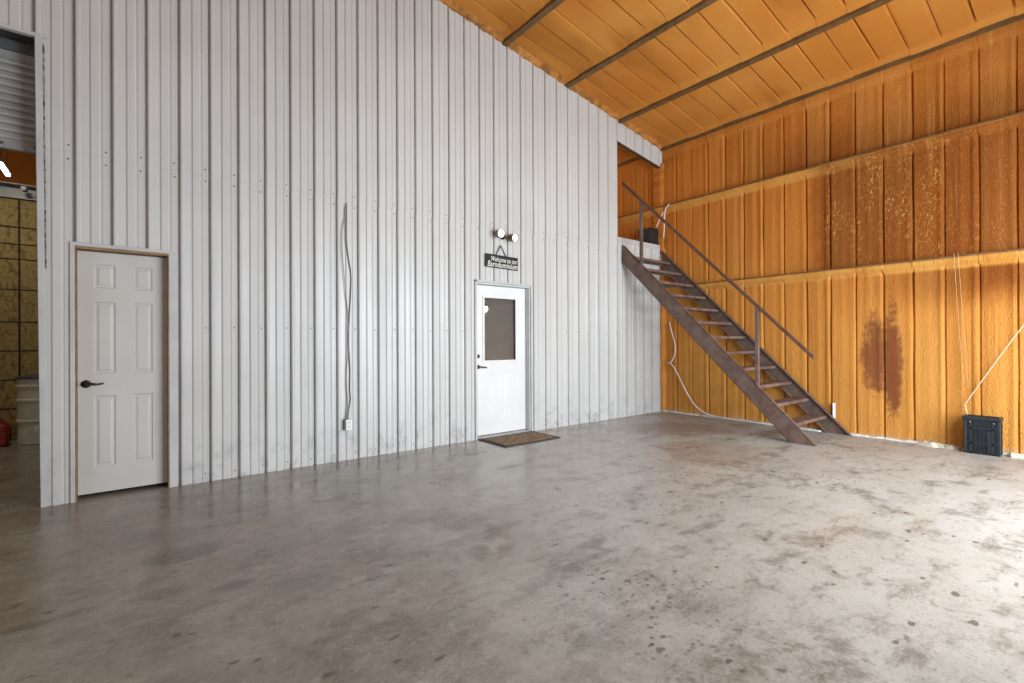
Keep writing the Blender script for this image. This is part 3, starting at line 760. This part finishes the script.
# ------------------------------------------------------------------ staircase
t = thing('staircase', 'steep rust-brown steel staircase with one handrail climbing to the loft opening', 'staircase', (-0.64, -2.9, 0))
def line(y): return 2.985 + y
XN, XF = -1.215, -0.064
def stringer(x, s, up=0.0):
    """channel, web at x, flanges turned to s side; 45 degrees, plumb cut on the floor, plumb cut at the wall"""
    b = MB(); th = 0.008; v = 0.300; fl = 0.055
    L0 = -2.985 - up; yt = -0.034; zt = line(yt) + up
    b.prism([(L0, 0.0), (yt, zt), (yt, zt - v), (L0 + v, 0.0)], 0, x - th / 2, x + th / 2)
    xa, xb = sorted((x - s * th / 2, x + s * fl)); f = 0.013
    b.prism([(L0, 0), (yt, zt), (yt, zt - f), (L0 + f, 0)], 0, xa, xb)
    b.prism([(L0 + v - f, 0), (yt, zt - v + f), (yt, zt - v), (L0 + v, 0)], 0, xa, xb)
    return b.build('stringer', M_STAIR, t, bevel=0.002)
stringer(XN, 1); stringer(XF, -1, 0.04)
for i in range(12):
    z = 2.741 - 0.2273 * i; y = z - 2.985 + 0.020
    b = MB(); d = 0.205; th = 0.042; xa, xb = XN + 0.0045, XF - 0.0045
    b.box(xa, xb, y, y + d, z - 0.008, z)                                   # bent pan: plate with turned-down nosing and back
    b.box(xa, xb, y, y + 0.007, z - th, z - 0.008); b.box(xa, xb, y + d - 0.007, y + d, z - th, z - 0.008)
    b.build('tread', M_TREAD, t, bevel=0.003)
def rl(y): return 4.046 + 0.9966 * y
b = MB(); c = 0.021; xr = XN + 0.005
b.prism([(-2.965, rl(-2.965) - c * 1.3), (-2.965, rl(-2.965) + c * 1.3), (-0.04, rl(-0.04) + c * 1.3), (-0.04, rl(-0.04) - c * 1.3)], 0, xr - 0.02, xr + 0.02)
b.build('handrail', M_RAIL, t, bevel=0.004)
for y in (-0.42, -2.283):
    b = MB(); b.prism([(y - 0.023, line(y - 0.023) - 0.006), (y + 0.023, line(y + 0.023) - 0.006), (y + 0.023, rl(y + 0.023) - 0.022), (y - 0.023, rl(y - 0.023) - 0.022)], 0, xr - 0.020, xr + 0.022)
    b.build('post', M_STAIR, t, bevel=0.003)

# ------------------------------------------------------------------ loose cables, pipe, strings along the foam wall
def cable(name, label, pts, r, mat, cat='cable', smooth=6):
    b = MB(); b.tube(spline(pts, smooth), r, 8)
    return tag(b.build(name, mat, smooth=True), label, cat)
XA = -0.030
cable('electric_cable', 'white cable curving down from under the stairs to the foot of the foam wall',
      [(-0.05, -0.115, 0.905), (-0.055, -0.18, 0.90), (-0.055, -0.26, 0.83), (-0.05, -0.36, 0.66), (-0.055, -0.50, 0.42), (-0.06, -0.66, 0.20), (-0.07, -0.86, 0.07), (-0.085, -1.15, 0.027), (-0.10, -1.55, 0.020), (-0.10, -1.95, 0.012), (-0.105, -2.35, 0.010), (-0.11, -2.66, 0.010)], 0.010, M_CABLE)
cable('loop_cable', 'white cable loop hanging behind the near stair stringer by the corner',
      [(-0.05, -0.17, 1.66), (-0.05, -0.21, 1.50), (-0.05, -0.275, 1.28), (-0.05, -0.285, 1.10), (-0.065, -0.24, 0.96), (-0.085, -0.21, 0.915)], 0.009, M_CABLE)
cable('loose_wire', 'frayed white wire hanging from the upper girt in the corner above the loft floor',
      [(-0.085, -0.20, 3.815), (-0.085, -0.12, 3.72), (-0.085, -0.10, 3.55), (-0.08, -0.09, 3.38), (-0.08, -0.075, 3.22)], 0.009, M_CABLE)
cable('thin_wire', 'short white wire end sagging from the corner post toward the black loft box',
      [(-0.10, -0.085, 3.68), (-0.135, -0.06, 3.60), (-0.17, -0.03, 3.50), (-0.19, 0.0, 3.41)], 0.007, M_CABLE)
cable('taut_cable', 'taut white cable running up the foam wall from the black crate',
      [(-0.055, -4.20, 0.33), (-0.055, -4.178, 0.43), (-0.05, -4.163, 0.52), (-0.05, -4.19, 0.60), (-0.06, -4.64, 1.46), (-0.105, -5.06, 2.15)], 0.0052, simple('cream_cable_sheath', (0.62, 0.50, 0.36), 0.6, 0, 0.05, 20))
for i, (ya, yb, lab) in enumerate(((-4.075, -4.148, 'thin pale string hung from the girt, farther from the black crate'), (-4.112, -4.190, 'thin pale string hung from the girt, nearer the black crate'))):
    cable('string', lab, [(-0.090, ya, 2.31), (-0.090, ya - 0.003, 2.26), (-0.06, (ya + yb) / 2, 1.45), (-0.05, yb, 0.72 + 0.05 * (1 - i))], 0.0018, simple('pale_twine', (0.60, 0.40, 0.20), 0.8), 'string')
b = MB(); b.lathe([(0.020, 0.0), (0.020, 0.385), (0.016, 0.385), (0.016, 0.30)], (-0.037, -2.795, 0.035), (0.0, 0.0, 1), 20)
tag(b.build('plastic_pipe', M_PLASTER, smooth=40), 'short white plastic pipe stub standing against the foam wall at the stair foot', 'pipe')
def scrap(label, pts, w, h, seed):
    rr = random.Random(seed); b = MB(); n = len(pts); rings = []
    for i, (x, y) in enumerate(pts):
        k = (0.25 if i in (0, n - 1) else 1) * rr.uniform(0.75, 1.2)
        rings.append([(x - w * k, y, 0.0), (x - w * 0.7 * k, y, h * 0.7 * k), (x - w * 0.1, y, h * k), (x + w * 0.5 * k, y, h * 0.75 * k), (x + w * 0.6 * k, y, 0)])
    for A, B in zip(rings, rings[1:]):
        for q in range(5): b.quad(A[q], A[(q + 1) % 5], B[(q + 1) % 5], B[q])
    for Rg in (rings[0], rings[-1]):
        i = len(b.v); b.v += Rg; b.f.append(tuple(range(i, i + 5))); b.mi.append(0)
    o = b.build('foam_scrap', M_SCRAP, smooth=60); return tag(o, label, 'foam scrap', 'scraps of foam along the foot of the wall')
scrap('dusty foam scrap at the wall foot on the stair side of the crate', [(-0.12, -3.72), (-0.11, -3.80), (-0.13, -3.88), (-0.10, -3.98), (-0.12, -4.05), (-0.11, -4.12)], 0.045, 0.05, 1)
scrap('crumbled foam scrap at the wall foot, touching the crate on its far side', [(-0.13, -4.50), (-0.15, -4.55), (-0.16, -4.62), (-0.14, -4.68)], 0.05, 0.045, 2)
scrap('pale crumbled foam scrap at the wall foot a step beyond the crate', [(-0.14, -4.73), (-0.12, -4.80), (-0.14, -4.90), (-0.12, -5.0)], 0.04, 0.04, 3)

# ------------------------------------------------------------------ black crate
t = thing('crate', 'black plastic lattice crate standing against the foam wall with a white cable above', 'crate', (-0.15, -4.32, 0))
cx0, cx1, cy0, cy1, ch = -0.245, -0.085, -4.475, -4.172, 0.425
b = MB(); e = 0.022
for x in (cx0, cx1 - e):
    for y in (cy0, cy1 - e): MB().box(x, x + e, y, y + e, 0, ch - 0.03).build('corner_post', M_CRATE, t, bevel=0.004)
b = MB()
b.box(cx0 - 0.008, cx0 + 0.020, cy0 - 0.008, cy1 + 0.008, ch - 0.04, ch); b.box(cx1 - 0.02, cx1 + 0.008, cy0 - 0.008, cy1 + 0.008, ch - 0.04, ch)
b.box(cx0 + 0.02, cx1 - 0.02, cy0 - 0.008, cy0 + 0.02, ch - 0.04, ch); b.box(cx0 + 0.02, cx1 - 0.02, cy1 - 0.02, cy1 + 0.008, ch - 0.04, ch)
b.build('rim', M_CRATE, t, bevel=0.004)
def lattice(name, x0, x1, y0, y1, horiz):
    """panel of thin slats; thickness on x (front, back) or y (sides)"""
    b = MB(); z = 0.018
    while z < ch - 0.05:
        b.box(x0, x1, y0, y1, z, z + 0.0105); z += 0.0165
    n = 7 if horiz == 'y' else 4
    for i in range(n + 1):
        if horiz == 'y': yy = y0 + (y1 - y0 - 0.007) * i / n; b.box(x0 - 0.003, x1 + 0.001, yy, yy + 0.007, 0.01, ch - 0.045)
        else: xx = x0 + (x1 - x0 - 0.007) * i / n; b.box(xx, xx + 0.007, y0 - 0.002, y1 + 0.002, 0.01, ch - 0.045)
    if horiz == 'y':
        for z in (0.0, 0.115, 0.285): b.box(x0 - 0.007, x1, y0, y1, z, z + 0.016)
        b.box(x0 - 0.007, x1, y0 + 0.03, y0 + 0.048, 0, ch - 0.045); b.box(x0 - 0.007, x1, y1 - 0.052, y1 - 0.026, 0, ch - 0.045)
        b.box(x0 - 0.008, x1, y0 + 0.05, y0 + 0.085, 0.02, 0.27)
    return b.build(name, M_CRATE, t)
lattice('front_panel', cx0 + 0.004, cx0 + 0.010, cy0 + e, cy1 - e, 'y'); lattice('back_panel', cx1 - 0.010, cx1 - 0.004, cy0 + e, cy1 - e, 'y')
lattice('side_panel', cx0 + e, cx1 - e, cy0 + 0.004, cy0 + 0.010, 'x'); lattice('side_panel', cx0 + e, cx1 - e, cy1 - 0.010, cy1 - 0.007, 'x')
b = MB(); b.box(cx0 + 0.006, cx1 - 0.006, cy0 + 0.006, cy1 - 0.006, 0.004, 0.014); b.box(cx1 - 0.016, cx1 - 0.011, cy0 + 0.012, cy1 - 0.012, 0.014, ch - 0.05); b.build('base', M_CRATE, t)
for y in (cy0 + 0.045, cy1 - 0.065): MB().box(cx0 - 0.014, cx0 - 0.004, y, y + 0.012, ch - 0.070, ch - 0.055).build('latch', M_CLIP, t, bevel=0.003)

# ------------------------------------------------------------------ loft box
t = thing('storage_box', 'black storage box on the loft floor above the top stair tread', 'box', (-0.17, 0.2, LZ))
b = MB(); x0, x1, y0, y1 = -0.30, -0.045, 0.05, 0.34; z0 = LZ + 0.013; z1 = LZ + 0.31
b.v += [(x0 + 0.006, y0 + 0.006, z0), (x1 - 0.006, y0 + 0.006, z0), (x1 - 0.006, y1 - 0.006, z0), (x0 + 0.006, y1 - 0.006, z0), (x0, y0, z1), (x1, y0, z1), (x1, y1, z1), (x0, y1, z1)]
b.f += [(3, 2, 1, 0), (0, 1, 5, 4), (1, 2, 6, 5), (2, 3, 7, 6), (3, 0, 4, 7), (4, 5, 6, 7)]; b.mi += [0] * 6
b.build('body', M_BLACK, t, bevel=0.012)
b = MB(); b.box(x0 - 0.004, x1 + 0.004, y0 - 0.004, y1 + 0.004, z1, z1 + 0.02); b.build('lid', M_BLACK, t, bevel=0.008)

# ------------------------------------------------------------------ things in the west room
bx, by = -8.70, 3.64
t = thing('steel_drum', 'cream steel drum standing by the board wall in the far room', 'drum', (bx, by, 0))
def drum_prof():
    p = [(0.275, 0.0), (0.285, 0.012), (0.283, 0.03)]
    for z in (0.30, 0.57, 0.75): p += [(0.283, z - 0.022), (0.296, z - 0.010), (0.296, z + 0.010), (0.283, z + 0.022)]
    return p + [(0.283, 0.845), (0.29, 0.85)]
b = MB(); b.lathe(drum_prof(), (bx, by, 0), n=40); b.build('body', simple('cream_drum_paint', (0.52, 0.48, 0.37), 0.5, 0, 0.10, 5), t, smooth=40)
b = MB(); b.lathe([(0.298, 0.845), (0.300, 0.85), (0.300, 0.872), (0.29, 0.876), (0.27, 0.866)], (bx, by, 0), n=40); b.build('lid', simple('dark_drum_lid', (0.09, 0.085, 0.075), 0.5, 0.3), t, smooth=40)
b = MB(); P = []
for k in range(7):
    a = math.radians(-118 + 5 * k + 8); P.append((bx + 0.2855 * math.cos(a), by + 0.2855 * math.sin(a)))
for p, q in zip(P, P[1:]): b.quad((*p, 0.17), (*q, 0.17), (*q, 0.25), (*p, 0.25))
b.build('sticker', simple('faded_sticker', (0.66, 0.62, 0.50), 0.7), t)
t = thing('fuel_can', 'red plastic fuel can on the floor beside the cream drum', 'fuel can', (-9.195, 3.55, 0))
M_RED = simple('red_plastic', (0.30, 0.020, 0.022), 0.4, 0, 0.15, 10)
b = MB(); b.prism([(-9.395, 0.0), (-9.055, 0.0), (-9.035, 0.05), (-9.035, 0.22), (-9.075, 0.29), (-9.355, 0.29), (-9.405, 0.22), (-9.405, 0.05)], 1, 3.42, 3.66); b.build('body', M_RED, t, bevel=0.03, smooth=40)
b = MB(); b.tube(spline([(-9.315, 3.54, 0.28), (-9.285, 3.54, 0.345), (-9.215, 3.54, 0.355), (-9.125, 3.54, 0.345), (-9.095, 3.54, 0.28)], 6), 0.018, 10); b.build('handle', M_RED, t, smooth=True)
b = MB(); b.lathe([(0.03, 0), (0.03, 0.04), (0.022, 0.05)], (-9.360, 3.54, 0.285), n=20); b.build('cap', M_BLACK, t)
t = thing('strip_light', 'white strip light glowing high in the far room above the board wall', 'light', (-9.29, 4.72, 3.9))
b = MB(); rz = Matrix.Rotation(math.radians(1), 3, 'Z')
LP = (-9.29, 4.70, 3.9)
b.box(-0.035, 0.035, -0.10, 0.62, 0.012, 0.05, 0, rz, LP); b.build('housing', M_PLASTER, t)
b = MB(); b.box(-0.022, 0.022, -0.06, 0.60, -0.012, 0.012, 0, rz, LP); b.build('tube', emit('strip_glow', (0.92, 0.96, 1.0), 14), t)
b = MB()
for yy in (0.0, 0.5):
    q = rz @ Vector((0, yy, 0.05)) + Vector(LP); b.tube([tuple(q), (q.x, q.y, roof(q.x) + 0.055)], 0.006, 6)
b.build('hanging_rod', M_GREY, t)
t = thing('bare_bulb', 'small pale bulb in a holder on the steel channel over the board wall', 'bulb', (-8.93, 3.9, 3.40))
b = MB(); b.lathe([(0.03, 0), (0.03, 0.03), (0.02, 0.05)], (-8.945, 3.95, 3.40), (0, -1, 0), 16); b.build('holder', M_BRONZE, t)
b = MB(); b.lathe([(0.015, 0.05), (0.032, 0.075), (0.034, 0.095), (0.022, 0.115), (0.006, 0.122)], (-8.945, 3.95, 3.40), (0, -1, 0), 16); b.build('glass_bulb', M_PLASTER, t, smooth=True)

# ------------------------------------------------------------------ unseen shell with the big south door and a west opening added for fill light
b = MB(); dx0, dx1, dz = -5.4, -0.9, 3.5
b.box(XW, dx0, YS - 0.12, YS, 0, 6.9); b.box(dx1, 0.1, YS - 0.12, YS, 0, 5.1)
b.prism([(dx0, dz), (dx1, dz), (dx1, roof(dx1) + 0.06), (dx0, roof(dx0) + 0.06)], 1, YS - 0.12, YS)
struct(b.build('wall_south', M_FOAM))
b = MB(); wy0, wy1, wz = -6.3, -2.3, 4.0
b.box(XW - 0.12, XW, YS, wy0, 0, 6.95); b.box(XW - 0.12, XW, wy1, YN, 0, 6.95); b.box(XW - 0.12, XW, wy0, wy1, wz, 6.95)
struct(b.build('wall_west', M_FOAM))

# ------------------------------------------------------------------ light
W = bpy.data.worlds.new('sky'); bpy.context.scene.world = W; W.use_nodes = True
nt = W.node_tree; bg = nt.nodes['Background']
sk = nt.nodes.new('ShaderNodeTexSky'); sk.sky_type = 'HOSEK_WILKIE'; sk.turbidity = 6; sk.sun_direction = (0.3, 0.5, 0.8)
nt.links.new(sk.outputs[0], bg.inputs[0]); bg.inputs[1].default_value = 0.6
def area(name, loc, rot, sx, sy, e, col):
    L = bpy.data.lights.new(name, 'AREA'); L.shape = 'RECTANGLE'; L.size = sx; L.size_y = sy; L.energy = e; L.color = col
    o = bpy.data.objects.new(name, L); C.objects.link(o); o.location = loc; o.rotation_euler = rot
area('south_door_daylight', ((dx0 + dx1) / 2, YS + 0.45, dz / 2), (math.radians(76), 0, 0), dx1 - dx0, dz, 600, (0.80, 0.905, 1.0))
area('west_fill', (XW - 0.02, (wy0 + wy1) / 2, wz / 2), (math.radians(90), 0, math.radians(-90)), wy1 - wy0, wz, 95, (0.88, 0.945, 1.0))  # fill light added at the unseen west opening
L = bpy.data.lights.new('shop_lamp', 'AREA'); L.size = 0.4; L.energy = 22; L.color = (1, 0.95, 0.85)
o = bpy.data.objects.new('shop_lamp', L); C.objects.link(o); o.location = (-9.2, 2.6, 3.8)
for nm, loc, en in (('loft_fill', (-2.3, 1.2, 4.6), 34), ('far_room_fill', (-9.9, 6.2, 3.6), 42)):  # unseen point lights added to brighten the loft and the far room
    L = bpy.data.lights.new(nm, 'POINT'); L.energy = en; L.color = (1, 0.93, 0.82); L.shadow_soft_size = 0.15
    o = bpy.data.objects.new(nm, L); C.objects.link(o); o.location = loc

# ------------------------------------------------------------------ camera
f = 480.0438; yaw, pit, rol = math.radians(38.21794), math.radians(0.11800), math.radians(-0.24970)
fw = Vector((math.sin(yaw) * math.cos(pit), math.cos(yaw) * math.cos(pit), math.sin(pit)))
r = Vector((math.cos(yaw), -math.sin(yaw), 0)); u = r.cross(fw)
r2 = r * math.cos(rol) + u * math.sin(rol); u2 = -r * math.sin(rol) + u * math.cos(rol)
cam = bpy.data.cameras.new('camera'); cam.sensor_width = 36; cam.sensor_fit = 'HORIZONTAL'; cam.lens = f * 36 / 1024; cam.clip_start = 0.05
co = bpy.data.objects.new('camera', cam); C.objects.link(co)
mw = Matrix((r2, u2, -fw)).transposed().to_4x4(); mw.translation = Vector((-7.78027, -5.30893, 1.292)); co.matrix_world = mw
sc = bpy.context.scene; sc.camera = co
sc.view_settings.view_transform = 'Standard'; sc.view_settings.look = 'None'
sc.view_settings.exposure = 0.1; sc.view_settings.gamma = 1.0; sc.view_settings.use_curve_mapping = False
